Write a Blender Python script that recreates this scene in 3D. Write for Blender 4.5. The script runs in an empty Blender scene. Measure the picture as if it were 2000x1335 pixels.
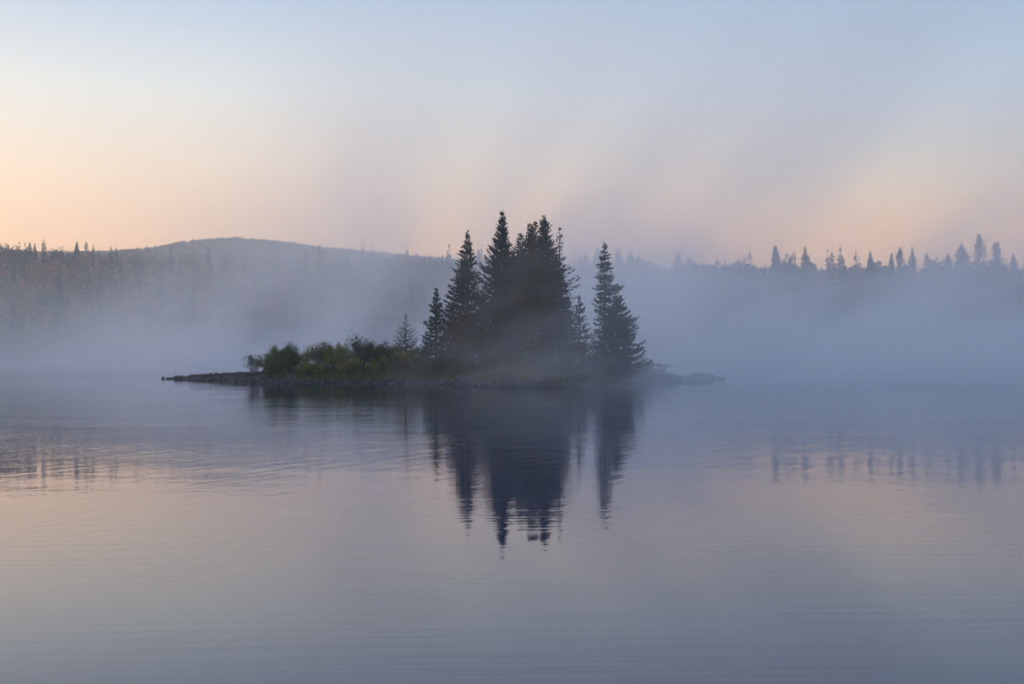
import bpy, math, random
import numpy as np
from mathutils import Vector

# ------------------------------------------------------------------ camera, sky, sun, exposure
R = math.radians
sc = bpy.context.scene
C = sc.collection
CAM_H, F, HOR = 2.5, 2778.0, 690.0          # eye height (m), focal length and horizon row of the 2000 px wide photograph
cam = bpy.data.cameras.new('camera')
cam.lens, cam.sensor_width = 50, 36
cam.shift_y = 22.5 / 2000
cam.clip_start, cam.clip_end = 0.1, 6000
camo = bpy.data.objects.new('camera', cam)
camo.location = (0, 0, CAM_H)
camo.rotation_euler = (R(90), 0, 0)
C.objects.link(camo)
sc.camera = camo

SUN_EL, SUN_AZ = 3.0, -48.0                 # degrees; azimuth from the view direction, negative = left
w = bpy.data.worlds.new('World')
sc.world = w
w.use_nodes = True
wt = w.node_tree
wt.nodes.clear()


def nd(t, typ, **kw):
    n = t.nodes.new(typ)
    for k, v in kw.items():
        if k == 'op': n.operation = v
        elif k.startswith('i_'): n.inputs[k[2:]].default_value = v
        elif k.startswith('n') and k[1:].isdigit():
            n.inputs[int(k[1:])].default_value = v
        else: setattr(n, k, v)
    return n


def lk(t, a, b): t.links.new(a, b)


def mth(t, op, a, b=None, c=None, clamp=False):
    n = t.nodes.new('ShaderNodeMath'); n.operation = op; n.use_clamp = clamp
    for i, v in enumerate((a, b, c)):
        if v is None: continue
        if isinstance(v, (int, float)): n.inputs[i].default_value = v
        else: t.links.new(v, n.inputs[i])
    return n.outputs[0]


def sstep(t, v, lo, hi, a=0.0, b=1.0):
    n = t.nodes.new('ShaderNodeMapRange'); n.interpolation_type = 'SMOOTHSTEP'
    n.inputs[1].default_value = lo; n.inputs[2].default_value = hi
    n.inputs[3].default_value = a; n.inputs[4].default_value = b
    t.links.new(v, n.inputs[0])
    return n.outputs[0]


def mixc(t, fac, a, b, mode='MIX'):
    n = t.nodes.new('ShaderNodeMix'); n.data_type = 'RGBA'; n.blend_type = mode
    for i, v in ((0, fac), (6, a), (7, b)):
        if isinstance(v, (int, float)): n.inputs[i].default_value = v
        elif isinstance(v, (tuple, list)): n.inputs[i].default_value = (*v[:3], 1)
        else: t.links.new(v, n.inputs[i])
    return n.outputs[2]


def ramp(t, fac, stops):
    n = t.nodes.new('ShaderNodeValToRGB')
    e = n.color_ramp.elements
    while len(e) < len(stops): e.new(0.5)
    for el, (p, c) in zip(e, stops):
        el.position = p; el.color = (*c, 1)
    t.links.new(fac, n.inputs[0])
    return n.outputs[0]


def srgb(*c):
    return tuple((x / 255 / 12.92) if x / 255 <= 0.04045 else ((x / 255 + 0.055) / 1.055) ** 2.4 for x in c)


NISH = 0.30                                  # scale of the physical sky (its raw radiance is high)
SKY = [(226, 156, 108), (231, 175, 130), (219, 189, 160), (199, 195, 186), (151, 163, 182), (150, 174, 212), (156, 182, 230)]
SKY_R = [(246, 174, 112), (248, 190, 134), (216, 196, 174), (178, 188, 197), (138, 165, 187), (144, 172, 212), (156, 182, 230)]   # away from the sun
sky = nd(wt, 'ShaderNodeTexSky', sky_type='NISHITA', sun_disc=False)
sky.sun_elevation = R(SUN_EL)
sky.sun_rotation = R(SUN_AZ)
sky.air_density, sky.dust_density, sky.ozone_density = 1.0, 2.0, 3.0
tc = nd(wt, 'ShaderNodeTexCoord')
sep = nd(wt, 'ShaderNodeSeparateXYZ')
lk(wt, tc.outputs['Generated'], sep.inputs[0])
zz = mth(wt, 'MAXIMUM', sep.outputs[2], 0.0)
# hand-set dawn glow mixed into the sky colour, by height above the horizon, brighter on the sun's side
POS = (0.0, 0.075, 0.125, 0.18, 0.25, 0.55, 1.0)
dawn = ramp(wt, zz, [(p, srgb(*c)) for p, c in zip(POS, SKY)])
dawn_r = ramp(wt, zz, [(p, srgb(*c)) for p, c in zip(POS, SKY_R)])
side = mth(wt, 'ADD', mth(wt, 'MULTIPLY', sep.outputs[0], math.sin(R(SUN_AZ))),
           mth(wt, 'MULTIPLY', sep.outputs[1], math.cos(R(SUN_AZ))))
dawn = mixc(wt, sstep(wt, side, 0.30, 0.92), dawn_r, dawn)
side = sstep(wt, side, -1.0, 0.6, 0.72, 1.03)
dawn = mixc(wt, 1.0, dawn, side, 'MULTIPLY')
nish = mixc(wt, 1.0, sky.outputs[0], (NISH, NISH, NISH), 'MULTIPLY')
allsky = mixc(wt, 0.72, nish, dawn)
bg = nd(wt, 'ShaderNodeBackground')
bg.inputs['Strength'].default_value = 1.0
wo = nd(wt, 'ShaderNodeOutputWorld')
lk(wt, allsky, bg.inputs[0])
lk(wt, bg.outputs[0], wo.inputs[0])

sun = bpy.data.lights.new('sun', 'SUN')
sun.energy, sun.angle, sun.color = 1.3, R(12), (1.0, 0.76, 0.50)
suno = bpy.data.objects.new('sun', sun)
az, el = R(SUN_AZ), R(SUN_EL)
sd = Vector((math.sin(az) * math.cos(el), math.cos(az) * math.cos(el), math.sin(el)))
suno.rotation_euler = sd.to_track_quat('Z', 'Y').to_euler()
suno.location = sd * 300
C.objects.link(suno)

sc.view_settings.view_transform = 'Standard'
sc.view_settings.look = 'None'
sc.view_settings.exposure = 0.7
sc.view_settings.gamma = 1
sc.cycles.use_denoising = True
sc.cycles.denoiser = 'OPENIMAGEDENOISE'
sc.cycles.max_bounces = 5
sc.cycles.diffuse_bounces = 1
sc.cycles.glossy_bounces = 2
sc.cycles.volume_bounces = 2
sc.cycles.transparent_max_bounces = 4
sc.cycles.volume_max_steps = 256
sc.cycles.use_adaptive_sampling = True
sc.cycles.adaptive_threshold = 0.04

rnd = random.Random(7)
rng = np.random.default_rng(7)

# ------------------------------------------------------------------ helpers


def X(px, d): return (px - 1000.0) / F * d
def Z(py, d): return CAM_H + (HOR - py) / F * d
def D(py): return F * CAM_H / (py - HOR)     # distance of the water seen in row py


def new_mat(name):
    m = bpy.data.materials.new(name); m.use_nodes = True
    t = m.node_tree; t.nodes.clear()
    o = t.nodes.new('ShaderNodeOutputMaterial')
    return m, t, o


class MB:
    """collects faces and a colour for every vertex; build() links them as one mesh"""
    def __init__(self): self.v, self.f, self.c, self.n = [], [], [], 0

    def add(self, v, f, c=(1, 1, 1)):
        v = np.asarray(v, float); c = np.asarray(c, float)
        if c.ndim == 1: c = np.tile(c, (len(v), 1))
        self.v.append(v); self.c.append(c)
        self.f.append((np.asarray(f) + self.n)); self.n += len(v)

    def tube(self, pts, rad, sides=6, c=(1, 1, 1)):
        pts = np.asarray(pts, float); n = len(pts)
        rad = np.broadcast_to(np.asarray(rad, float), (n,))
        t = np.gradient(pts, axis=0); t /= np.linalg.norm(t, axis=1)[:, None] + 1e-9
        up = np.array([0.0, 0, 1]) if abs(t[0][2]) < 0.8 else np.array([1.0, 0, 0])
        a = np.cross(t, up); a /= np.linalg.norm(a, axis=1)[:, None] + 1e-9
        b = np.cross(t, a)
        ang = np.linspace(0, 2 * math.pi, sides, endpoint=False)
        v = (pts[:, None] + rad[:, None, None] * (np.cos(ang)[None, :, None] * a[:, None] + np.sin(ang)[None, :, None] * b[:, None])).reshape(-1, 3)
        f = []
        for i in range(n - 1):
            for k in range(sides):
                k2 = (k + 1) % sides
                f.append((i * sides + k, i * sides + k2, (i + 1) * sides + k2, (i + 1) * sides + k))
        self.add(v, f, c)

    def quads(self, centre, u, wv, col):
        """one kite-shaped leaf for each row: centre, half-length vector u, half-width vector wv"""
        n = len(centre)
        v = np.stack([centre - u, centre + wv - 0.15 * u, centre + u, centre - wv - 0.15 * u], 1).reshape(-1, 3)
        f = np.arange(n * 4).reshape(n, 4)
        self.add(v, f, np.repeat(col, 4, 0))

    def build(self, name, mat, parent=None, smooth=False):
        me = bpy.data.meshes.new(name)
        v = np.concatenate(self.v)
        f4 = [x for x in self.f if x.ndim == 2 and x.shape[1] == 4]
        f3 = [x for x in self.f if x.ndim == 2 and x.shape[1] == 3]
        loops = np.concatenate([x.reshape(-1) for x in f4] + [x.reshape(-1) for x in f3]).astype(np.int32)
        sizes = np.concatenate([np.full(len(x), 4) for x in f4] + [np.full(len(x), 3) for x in f3]).astype(np.int32)
        me.vertices.add(len(v)); me.vertices.foreach_set('co', v.astype(np.float32).ravel())
        me.loops.add(len(loops)); me.loops.foreach_set('vertex_index', loops)
        me.polygons.add(len(sizes))
        me.polygons.foreach_set('loop_start', np.concatenate([[0], np.cumsum(sizes)[:-1]]).astype(np.int32))
        me.polygons.foreach_set('loop_total', sizes)
        if smooth: me.polygons.foreach_set('use_smooth', np.ones(len(sizes), bool))
        me.update(calc_edges=True); me.validate()
        ca = me.color_attributes.new('tint', 'FLOAT_COLOR', 'POINT')
        c = np.concatenate(self.c); c = np.concatenate([c, np.ones((len(c), 1))], 1)
        ca.data.foreach_set('color', c.astype(np.float32).ravel())
        me.materials.append(mat)
        o = bpy.data.objects.new(name, me); C.objects.link(o)
        if parent: o.parent = parent
        return o


def empty(name, loc=(0, 0, 0)):
    o = bpy.data.objects.new(name, None); o.location = loc; o.empty_display_size = 0.3
    C.objects.link(o)
    return o


def tag(o, label=None, cat=None, group=None, kind=None):
    for k, v in (('label', label), ('category', cat), ('group', group), ('kind', kind)):
        if v: o[k] = v
    return o


def vnoise(x, y, seed=0, octaves=4, scale=1.0):
    """smooth value noise, about -1..1"""
    x = np.asarray(x, float) * scale; y = np.asarray(y, float) * scale
    out = np.zeros(np.broadcast(x, y).shape); amp, tot = 1.0, 0.0
    for k in range(octaves):
        xi, yi = np.floor(x), np.floor(y); fx, fy = x - xi, y - yi
        fx = fx * fx * (3 - 2 * fx); fy = fy * fy * (3 - 2 * fy)
        def h(a, b):
            s = np.sin(a * 127.1 + b * 311.7 + (seed + k) * 74.7) * 43758.5453
            return (s - np.floor(s)) * 2 - 1
        out += amp * ((h(xi, yi) * (1 - fx) + h(xi + 1, yi) * fx) * (1 - fy) + (h(xi, yi + 1) * (1 - fx) + h(xi + 1, yi + 1) * fx) * fy)
        tot += amp; amp *= 0.5; x = x * 2.03; y = y * 2.03
    return out / tot


def sm(v, a, b):
    t = np.clip((v - a) / (b - a), 0, 1); return t * t * (3 - 2 * t)


# ------------------------------------------------------------------ materials
def leaf_material(name, rough=0.6, trans=0.25):
    m, t, o = new_mat(name)
    at = nd(t, 'ShaderNodeAttribute', attribute_name='tint')
    p = nd(t, 'ShaderNodeBsdfDiffuse'); tr = nd(t, 'ShaderNodeBsdfTranslucent'); mx = nd(t, 'ShaderNodeMixShader')
    mx.inputs[0].default_value = trans
    lk(t, at.outputs['Color'], p.inputs[0]); lk(t, at.outputs['Color'], tr.inputs[0])
    lk(t, p.outputs[0], mx.inputs[1]); lk(t, tr.outputs[0], mx.inputs[2]); lk(t, mx.outputs[0], o.inputs[0])
    return m


def rough_material(name, stops, scale, bump=0.03, bscale=None, use_tint=False, rough=0.9):
    m, t, o = new_mat(name)
    tcn = nd(t, 'ShaderNodeTexCoord')
    n1 = nd(t, 'ShaderNodeTexNoise', i_Scale=scale, i_Detail=6.0, i_Roughness=0.65)
    lk(t, tcn.outputs['Object'], n1.inputs['Vector'])
    col = ramp(t, n1.outputs[0], stops)
    if use_tint:
        at = nd(t, 'ShaderNodeAttribute', attribute_name='tint')
        col = mixc(t, 1.0, col, at.outputs['Color'], 'MULTIPLY')
    p = nd(t, 'ShaderNodeBsdfPrincipled', i_Roughness=rough)
    lk(t, col, p.inputs['Base Color'])
    n2 = nd(t, 'ShaderNodeTexNoise', i_Scale=bscale or scale * 4, i_Detail=8.0)
    lk(t, tcn.outputs['Object'], n2.inputs['Vector'])
    b = nd(t, 'ShaderNodeBump', i_Strength=1.0, i_Distance=bump)
    lk(t, n2.outputs[0], b.inputs['Height']); lk(t, b.outputs[0], p.inputs['Normal'])
    lk(t, p.outputs[0], o.inputs[0])
    return m


M_LEAF = leaf_material('needles_and_leaves')
M_BARK = rough_material('bark', [(0.3, (0.022, 0.018, 0.016)), (0.7, (0.060, 0.050, 0.044))], 6.0, 0.02)
M_PALE = rough_material('pale_bark', [(0.3, (0.22, 0.20, 0.20)), (0.7, (0.42, 0.40, 0.40))], 8.0, 0.01)
M_ROCK = rough_material('rock', [(0.25, (0.030, 0.026, 0.026)), (0.55, (0.070, 0.060, 0.058)), (0.8, (0.14, 0.125, 0.12))], 2.2, 0.05, 9.0)
M_GRAVEL = rough_material('gravel', [(0.3, (0.016, 0.013, 0.012)), (0.7, (0.042, 0.034, 0.030))], 5.0, 0.02, use_tint=True)
M_SOIL = rough_material('island_soil', [(0.3, (0.016, 0.012, 0.010)), (0.6, (0.030, 0.024, 0.020)), (0.8, (0.045, 0.038, 0.033))], 1.3, 0.06, 7.0)
M_FAR = rough_material('forest_floor', [(0.3, (0.035, 0.035, 0.02)), (0.7, (0.08, 0.07, 0.04))], 0.06, 0.2)


def water_material():
    m, t, o = new_mat('lake_water')
    tcn = nd(t, 'ShaderNodeTexCoord')
    P = tcn.outputs['Object']

    def layer(rot, su, sv, detail, rough=0.5):
        mp = nd(t, 'ShaderNodeMapping', vector_type='TEXTURE')
        mp.inputs['Rotation'].default_value = (0, 0, R(rot)); mp.inputs['Scale'].default_value = (su, sv, 1)
        lk(t, P, mp.inputs[0])
        n = nd(t, 'ShaderNodeTexNoise', i_Scale=1.0, i_Detail=detail, i_Roughness=rough)
        lk(t, mp.outputs[0], n.inputs['Vector'])
        return n.outputs[0]
    big = layer(8, 30, 12, 2.0)
    patch = layer(-12, 14, 6, 2.0)
    sp = nd(t, 'ShaderNodeSeparateXYZ'); lk(t, P, sp.inputs[0])
    wob = mth(t, 'ADD', sp.outputs[1], mth(t, 'MULTIPLY', mth(t, 'SUBTRACT', big, 0.5), 40.0))
    band = mth(t, 'MULTIPLY', sstep(t, wob, 12, 46), sstep(t, wob, 130, 85, 0.35, 1.0))       # the breeze-ruffled belt
    farw = mth(t, 'MULTIPLY', sstep(t, wob, 125, 150), sstep(t, sp.outputs[0], 10, -30))        # breeze on the open water by the far shore
    band = mth(t, 'MAXIMUM', mth(t, 'MULTIPLY', band, sstep(t, patch, 0.32, 0.58, 0.5, 1.2)), mth(t, 'MULTIPLY', farw, 1.6))
    calm = sstep(t, patch, 0.36, 0.62, 0.35, 1.5)
    train = layer(64, 3.0, 0.40, 2.0)                                             # slanting wavelets
    fine = layer(4, 1.2, 0.20, 2.0, 0.5)
    swell = layer(3, 3.0, 0.28, 1.5)
    roll = layer(-5, 9.0, 2.0, 1.0)
    h = mth(t, 'MULTIPLY', train, mth(t, 'MULTIPLY_ADD', band, 0.0088, 0.0005))
    h = mth(t, 'ADD', h, mth(t, 'MULTIPLY', fine, mth(t, 'MULTIPLY_ADD', band, 0.0030, mth(t, 'MULTIPLY', calm, 0.0007))))
    h = mth(t, 'ADD', h, mth(t, 'MULTIPLY', swell, mth(t, 'MULTIPLY', calm, 0.0017)))
    h = mth(t, 'ADD', h, mth(t, 'MULTIPLY', roll, 0.0030))
    b = nd(t, 'ShaderNodeBump', i_Strength=1.0, i_Distance=1.0)
    lk(t, h, b.inputs['Height'])
    p = nd(t, 'ShaderNodeBsdfPrincipled', i_Roughness=0.02)
    p.inputs['Base Color'].default_value = (0.005, 0.019, 0.055, 1)
    p.inputs['IOR'].default_value = 1.333
    p.inputs['Specular IOR Level'].default_value = 0.49
    lk(t, b.outputs[0], p.inputs['Normal']); lk(t, p.outputs[0], o.inputs[0])
    return m


# ------------------------------------------------------------------ the lake, the island, the far shore
def grid_mesh(name, xs, ys, zf, mat, smooth=True):
    xx, yy = np.meshgrid(xs, ys); zz_ = zf(xx, yy)
    nx, ny = len(xs), len(ys)
    mb = MB()
    idx = np.arange(nx * ny).reshape(ny, nx)
    f = np.stack([idx[:-1, :-1], idx[:-1, 1:], idx[1:, 1:], idx[1:, :-1]], -1).reshape(-1, 4)
    mb.add(np.stack([xx, yy, zz_], -1).reshape(-1, 3), f)
    return mb.build(name, mat, smooth=smooth)


lake = grid_mesh('lake_water', np.linspace(-1500, 1500, 13), np.linspace(-400, 1185, 9), lambda a, b: a * 0.0, water_material())
tag(lake, kind='structure')

FRONT = [(306, 739), (340, 740.5), (400, 742.5), (490, 745), (570, 747), (700, 748), (800, 749), (860, 751), (920, 753), (1000, 753.5), (1100, 752.5),
         (1180, 750), (1240, 747), (1300, 743.5), (1345, 741.5), (1390, 740.5), (1418, 739.5)]
BACK = [(1415, 142.5), (1370, 144), (1320, 146), (1240, 150), (1100, 153), (950, 153), (800, 151), (650, 147), (500, 143), (420, 142.5), (350, 142.2)]
OUT = np.array([(X(px, D(py)), D(py)) for px, py in FRONT] + [(X(px, d), d) for px, d in BACK])


def shore_dist(x, y):
    """distance to the island's waterline, positive inside"""
    p = np.stack([np.ravel(x), np.ravel(y)], -1)
    best = np.full(len(p), 1e9); inside = np.zeros(len(p), bool)
    for a, b in zip(OUT, np.roll(OUT, -1, 0)):
        ab = b - a; tt = np.clip(((p - a) @ ab) / (ab @ ab), 0, 1)
        best = np.minimum(best, np.linalg.norm(p - (a + tt[:, None] * ab), axis=1))
        cond = (a[1] > p[:, 1]) != (b[1] > p[:, 1])
        xi = (b[0] - a[0]) * (p[:, 1] - a[1]) / (b[1] - a[1] + 1e-12) + a[0]
        inside ^= cond & (p[:, 0] < xi)
    return np.where(inside, best, -best).reshape(np.shape(x))


def island_h(x, y):
    x = np.asarray(x, float); y = np.asarray(y, float)
    d = shore_dist(x, y)
    top = np.interp(x, [-34, -29, -24, -20, -10, 0, 8, 13, 16, 20], [0.15, 0.45, 0.72, 0.90, 1.3, 1.8, 1.6, 0.9, 0.45, 0.2])
    spit = 1 - sm(x, -24, -17)
    h = np.where(d > 0, top * ((0.24 + 0.5 * spit) * sm(d, -0.2, 1.6) + (0.76 - 0.5 * spit) * sm(d, 0.8, 9.0 - 5.5 * spit)), -0.5 * sm(-d, 0, 1.5))
    return h + 0.10 * (1 + spit) * vnoise(x, y, 3, 4, 0.7) * sm(d, -0.5, 1.5) - 0.02


isl = grid_mesh('island', np.arange(-36, 24, 0.28), np.arange(106, 157, 0.28), island_h, M_SOIL)
tag(isl, kind='structure')

RIDGE_PX = [-1400, -700, -300, 0, 200, 300, 360, 420, 460, 540, 620, 700, 800, 880, 960, 1130, 1400, 2000, 3400]
RIDGE_PY = [540, 505, 492, 494, 491, 484, 474, 468, 466, 471, 483, 491, 499, 505, 512, 528, 545, 560, 560]


def far_h(x, y):
    x = np.asarray(x, float); y = np.asarray(y, float)
    sh = 352 + 10 * vnoise(x, 0 * x, 11, 3, 0.012) - 0.00018 * x * x * 0
    crest = np.interp(x, [-220, -150, -95, -60, 0, 60, 120, 220], [26.0, 25.0, 23.5, 22.5, 22.0, 21.6, 21.5, 21.5])
    rise = crest * sm(y, sh - 6, sh + 84) ** 0.85
    back = sm(y, sh + 100, sh + 260) * 7
    px = 1000 + x / y * F
    ry = np.interp(px, RIDGE_PX, RIDGE_PY)
    ridge = (CAM_H + (HOR - ry) / F * 950 - 5.0)
    rid = ridge * sm(y, 520, 950) * (1 - 0.4 * sm(y, 950, 1180))
    h = np.where(y < sh + 95, rise, np.maximum(rise - back, rid))
    return h - 0.6 + 0.9 * vnoise(x, y, 5, 4, 0.03) * sm(y, sh, sh + 30) - 2.0 * sm(-y, -sh + 5, -sh + 25)


far = grid_mesh('far_shore_hills', np.arange(-900, 901, 8.0), np.concatenate([np.arange(325, 470, 5.0), np.arange(470, 1180, 15.0)]), far_h, M_FAR)
tag(far, kind='structure')

# ------------------------------------------------------------------ growing things
def unit(v): return v / (np.linalg.norm(v, axis=-1, keepdims=True) + 1e-9)


def conifer(name, px, d, rows, base_z, seed, col, label, cat='tree', group=None, dens=1.0, whorl=0.30, nb=7, leaf=0.11, fol=1.0,
            asc=(38, -4), jag=0.28, trunk_r=None, bark=None, tier=0.0, twig=0.30, hue=0.25, lean=0.0):
    """rows: (photo row, reach to the left, reach to the right) of the crown at distance d, from the tip down"""
    g = np.random.default_rng(seed)
    bx = X(px, d); s = d / F
    rows = sorted(rows)
    ztop = Z(rows[0][0], d); H = ztop - base_z
    root = empty(name, (bx, d, base_z))
    zr = np.array([Z(r[0], d) for r in rows])[::-1]
    Lr = np.array([r[1] * s for r in rows])[::-1]; Rr = np.array([r[2] * s for r in rows])[::-1]
    tr = trunk_r or 0.011 * H + 0.03
    nz = 9
    tz = np.linspace(0, H, nz)
    wob = np.cumsum(g.normal(0, 0.012 * H / nz, (nz, 2)), 0); wob -= np.linspace(0, 1, nz)[:, None] * wob[-1]
    axis = np.stack([wob[:, 0] + lean * (1 - tz / H), wob[:, 1], tz], -1)
    def ax(z): return np.array([np.interp(z, tz, axis[:, 0]), np.interp(z, tz, axis[:, 1]), z])
    tb = MB(); tb.tube(np.concatenate([[axis[0] - (0, 0, 0.5)], axis]), np.concatenate([[tr * 1.5], tr * (1 - tz / H) ** 0.8 + 0.012]), 8)
    tb.build('trunk', bark or M_BARK, root, True)
    cr = MB(); wood = MB(); nw = 0
    col = np.array(col) * g.uniform(.85, 1.35) * (1 + g.normal(0, .10, 3))
    zlow = max(zr[0] - base_z, 0.25)
    z = H - 0.12
    cs, us, ws, cols = [], [], [], []
    while z > zlow:
        t = (H - z) / (H - zlow)
        zabs = z + base_z
        L = np.interp(zabs, zr, Lr); Rr_ = np.interp(zabs, zr, Rr)
        n = max(3, int(round(nb * (0.7 + 0.75 * min(1, (L + Rr_) / 2.2)) * dens)))
        off = g.uniform(0, 6.28)
        tf = 1.0
        if tier: tf = 0.62 + 0.38 * (0.5 + 0.5 * math.sin(z / tier * 6.283 + 1.3)) if tier > 0 else 1
        for k in range(n):
            a = off + 6.283 * (k + g.uniform(-.3, .3)) / n
            ca, sa = math.cos(a), math.sin(a)
            reach = (Rr_ if ca > 0 else L) * ca * ca + 0.5 * (L + Rr_) * sa * sa
            ln = reach * tf * (1.22 - jag * (g.random() ** 1.4) * 1.5) * (1.18 if g.random() < 0.12 else 1.0)
            if ln < 0.05: ln = 0.05
            e = R(asc[0] + (asc[1] - asc[0]) * t ** 0.6 + g.normal(0, 10))
            if g.random() < 0.06: continue
            m = max(4, int(ln / 0.16) + 2)
            q = np.linspace(0, 1, m)
            droop = -0.16 * t * np.sin(q * math.pi) * ln + 0.10 * ln * q ** 3
            base = ax(max(0.1, min(H, z + g.uniform(-.5, .5) * whorl - ln * math.sin(e) * 0.55)))
            hd = np.array([ca, sa, 0.0])
            sp = base + q[:, None] * ln * (hd * math.cos(e) + np.array([0, 0, math.sin(e)])) + np.stack([0 * q, 0 * q, droop], -1)
            if ln > 0.5:
                wood.tube(sp, np.linspace(0.028, 0.006, m) * min(1.3, ln / 1.2 + 0.3), 3); nw += 1
            if fol <= 0:                                    # bare tree: only side twigs
                for q_ in np.linspace(0.25, 0.95, max(3, int(ln / 0.14))):
                    p0 = np.array([np.interp(q_, q, sp[:, i]) for i in range(3)])
                    for sg in (-1, 1):
                        dv = unit(hd * 0.8 + sg * np.array([-sa, ca, 0]) * 0.7 + np.array([0, 0, g.uniform(-.1, .35)]))
                        wood.tube([p0, p0 + dv * (0.10 + 0.22 * ln * (1 - q_))], [0.010, 0.004], 3)
                continue
            # sprays of needles left and right of the branch, and along it
            nt = max(4, int(ln / 0.046 * fol))
            qq = np.sort(g.uniform(0.12, 1.0, nt))
            p0 = np.stack([np.interp(qq, q, sp[:, i]) for i in range(3)], -1)
            sg = np.where(g.random(nt) < 0.5, -1.0, 1.0)
            tl = (twig * (1 - qq) * ln * 0.8 + 0.16 + 0.04 * ln) * g.uniform(.7, 1.25, nt)
            tl = np.minimum(tl, 0.62)
            dv = unit(hd * 0.75 + sg[:, None] * np.array([-sa, ca, 0]) * g.uniform(.25, .95, nt)[:, None] + np.stack([0 * qq, 0 * qq, math.sin(e) + g.normal(-0.05, 0.28, nt)], -1))
            cen = p0 + dv * tl[:, None] * 0.5
            wv = np.cross(dv, unit(g.normal(0, 1, (nt, 3)) + np.array([0, 0, 0.9])))
            wv = unit(wv) * (leaf * g.uniform(.6, 1.25, nt) * 0.55)[:, None]
            cs.append(cen); us.append(dv * tl[:, None] * 0.56); ws.append(wv)
            sh = g.uniform(1 - hue, 1 + hue, nt)
            cols.append(col[None] * sh[:, None] * (1 + np.array([0.10, 0.0, -0.06]) * g.normal(0, 1, (nt, 1))))
        z -= whorl * (0.55 + 0.6 * min(1.0, t * 2)) * g.uniform(.8, 1.2)
    if cs:
        # leader shoot
        cr.quads(np.concatenate(cs), np.concatenate(us), np.concatenate(ws), np.clip(np.concatenate(cols), 0.003, 1))
        cr.build('crown', M_LEAF, root)
    if nw: tag(wood.build('branches', bark or M_BARK, root), kind='stuff')
    tag(root, label, cat, group)
    return root


def shrub(name, px, d, py_top, wpx, seed, col, label, cat='shrub', base=None, stems=16, leaves=2600, leaf=0.10, bark=None, bare_low=0.25,
          hue=0.3, top_bare=0.0, group=None, col2=None, trunk=False, squash=1.0):
    """many-stemmed bush, or with trunk=True a small broadleaf tree"""
    g = np.random.default_rng(seed)
    bx = X(px, d); bz = float(island_h(np.array([bx]), np.array([d]))[0]) if base is None else base
    Ht = (Z(py_top, d) - bz) * 1.05; Wd = wpx * d / F / 2 * 1.1
    root = empty(name, (bx, d, bz))
    st = MB(); cr = MB(); tips = []
    for i in range(stems):
        a = 6.283 * (i + g.uniform(-.4, .4)) / stems
        rr = Wd * 1.12 * math.sqrt(g.uniform(0.05, 1.0))
        top = np.array([math.cos(a) * rr * 0.95, math.sin(a) * rr * 0.8 * squash, Ht * math.sqrt(max(0.12, 1 - (rr / Wd) ** 2 * 0.72)) * g.uniform(.78, 1.0)])
        b0 = np.array([math.cos(a) * 0.12 * Wd, math.sin(a) * 0.12 * Wd, -0.15]) if not trunk else np.array([0, 0, Ht * g.uniform(.18, .5)])
        q = np.linspace(0, 1, 6)[:, None]
        pts = b0 * (1 - q) + top * q + np.array([0, 0, 1]) * np.sin(q * math.pi) * Ht * 0.06 - np.array([math.cos(a), math.sin(a), 0]) * np.sin(q * math.pi) * rr * 0.12
        pts[1:-1] += g.normal(0, 0.03 * Ht, (4, 3)) * [1, 1, 0.4]
        st.tube(pts, np.linspace(0.030, 0.007, 6) * (0.6 + 0.25 * Ht), 4)
        for k in range(5):
            q0 = g.uniform(.35, .95); p0 = np.array([np.interp(q0, q[:, 0], pts[:, j]) for j in range(3)])
            dv = unit(np.array([g.normal(0, 1), g.normal(0, 1), g.uniform(0.2, 1.1)]))
            p1 = p0 + dv * Ht * g.uniform(.10, .22)
            st.tube([p0, (p0 + p1) / 2 + g.normal(0, .02, 3), p1], [0.012, 0.008, 0.004], 3)
            tips.append((p0, p1))
        tips.append((pts[2], pts[5])); tips.append((pts[3], pts[5]))
    if trunk: st.tube([(0, 0, -0.4), (0.03, 0, Ht * .3), (0, 0.02, Ht * .6), (0.02, 0, Ht * .9)], [0.05 + .01 * Ht, .04 + .006 * Ht, .03, .01], 6)
    a0 = np.array([x[0] for x in tips]); a1 = np.array([x[1] for x in tips])
    leaves = int(leaves * 1.6)
    idx = g.integers(0, len(tips), leaves)
    q = g.uniform(0.1, 1.08, leaves)[:, None]
    cen = a0[idx] * (1 - q) + a1[idx] * q + g.normal(0, 0.05 + 0.035 * Ht, (leaves, 3))
    keep = (cen[:, 2] > Ht * bare_low * g.uniform(.6, 1.3, leaves)) & (cen[:, 2] < Ht * (1.06 - top_bare * g.random(leaves)))
    cen = cen[keep]; n = len(cen)
    u = unit(g.normal(0, 1, (n, 3)) + [0, 0, -0.2]); wv = unit(np.cross(u, g.normal(0, 1, (n, 3))))
    sz = leaf * g.uniform(.6, 1.25, n)
    c = np.tile(np.array(col), (n, 1))
    if col2 is not None:
        mixv = sm(vnoise(cen[:, 0] * 1.3 + seed, cen[:, 2] * 1.3 + cen[:, 1], seed, 2, 1.0), -0.2, 0.35)[:, None]
        c = c * (1 - mixv) + np.array(col2) * mixv
    c = c * g.uniform(1 - hue, 1 + hue, n)[:, None]
    cr.quads(cen, u * (sz * 0.62)[:, None], wv * (sz * 0.40)[:, None], np.clip(c, .003, 1))
    cr.build('foliage', M_LEAF, root); tag(st.build('stems', bark or M_BARK, root), kind='stuff')
    tag(root, label, cat, group)
    return root


def gz(px, d): return float(island_h(np.array([X(px, d)]), np.array([float(d)]))[0]) - 0.05


SPR = (0.019, 0.048, 0.040); SPR2 = (0.024, 0.060, 0.042); BRN = (0.052, 0.046, 0.020)
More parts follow.
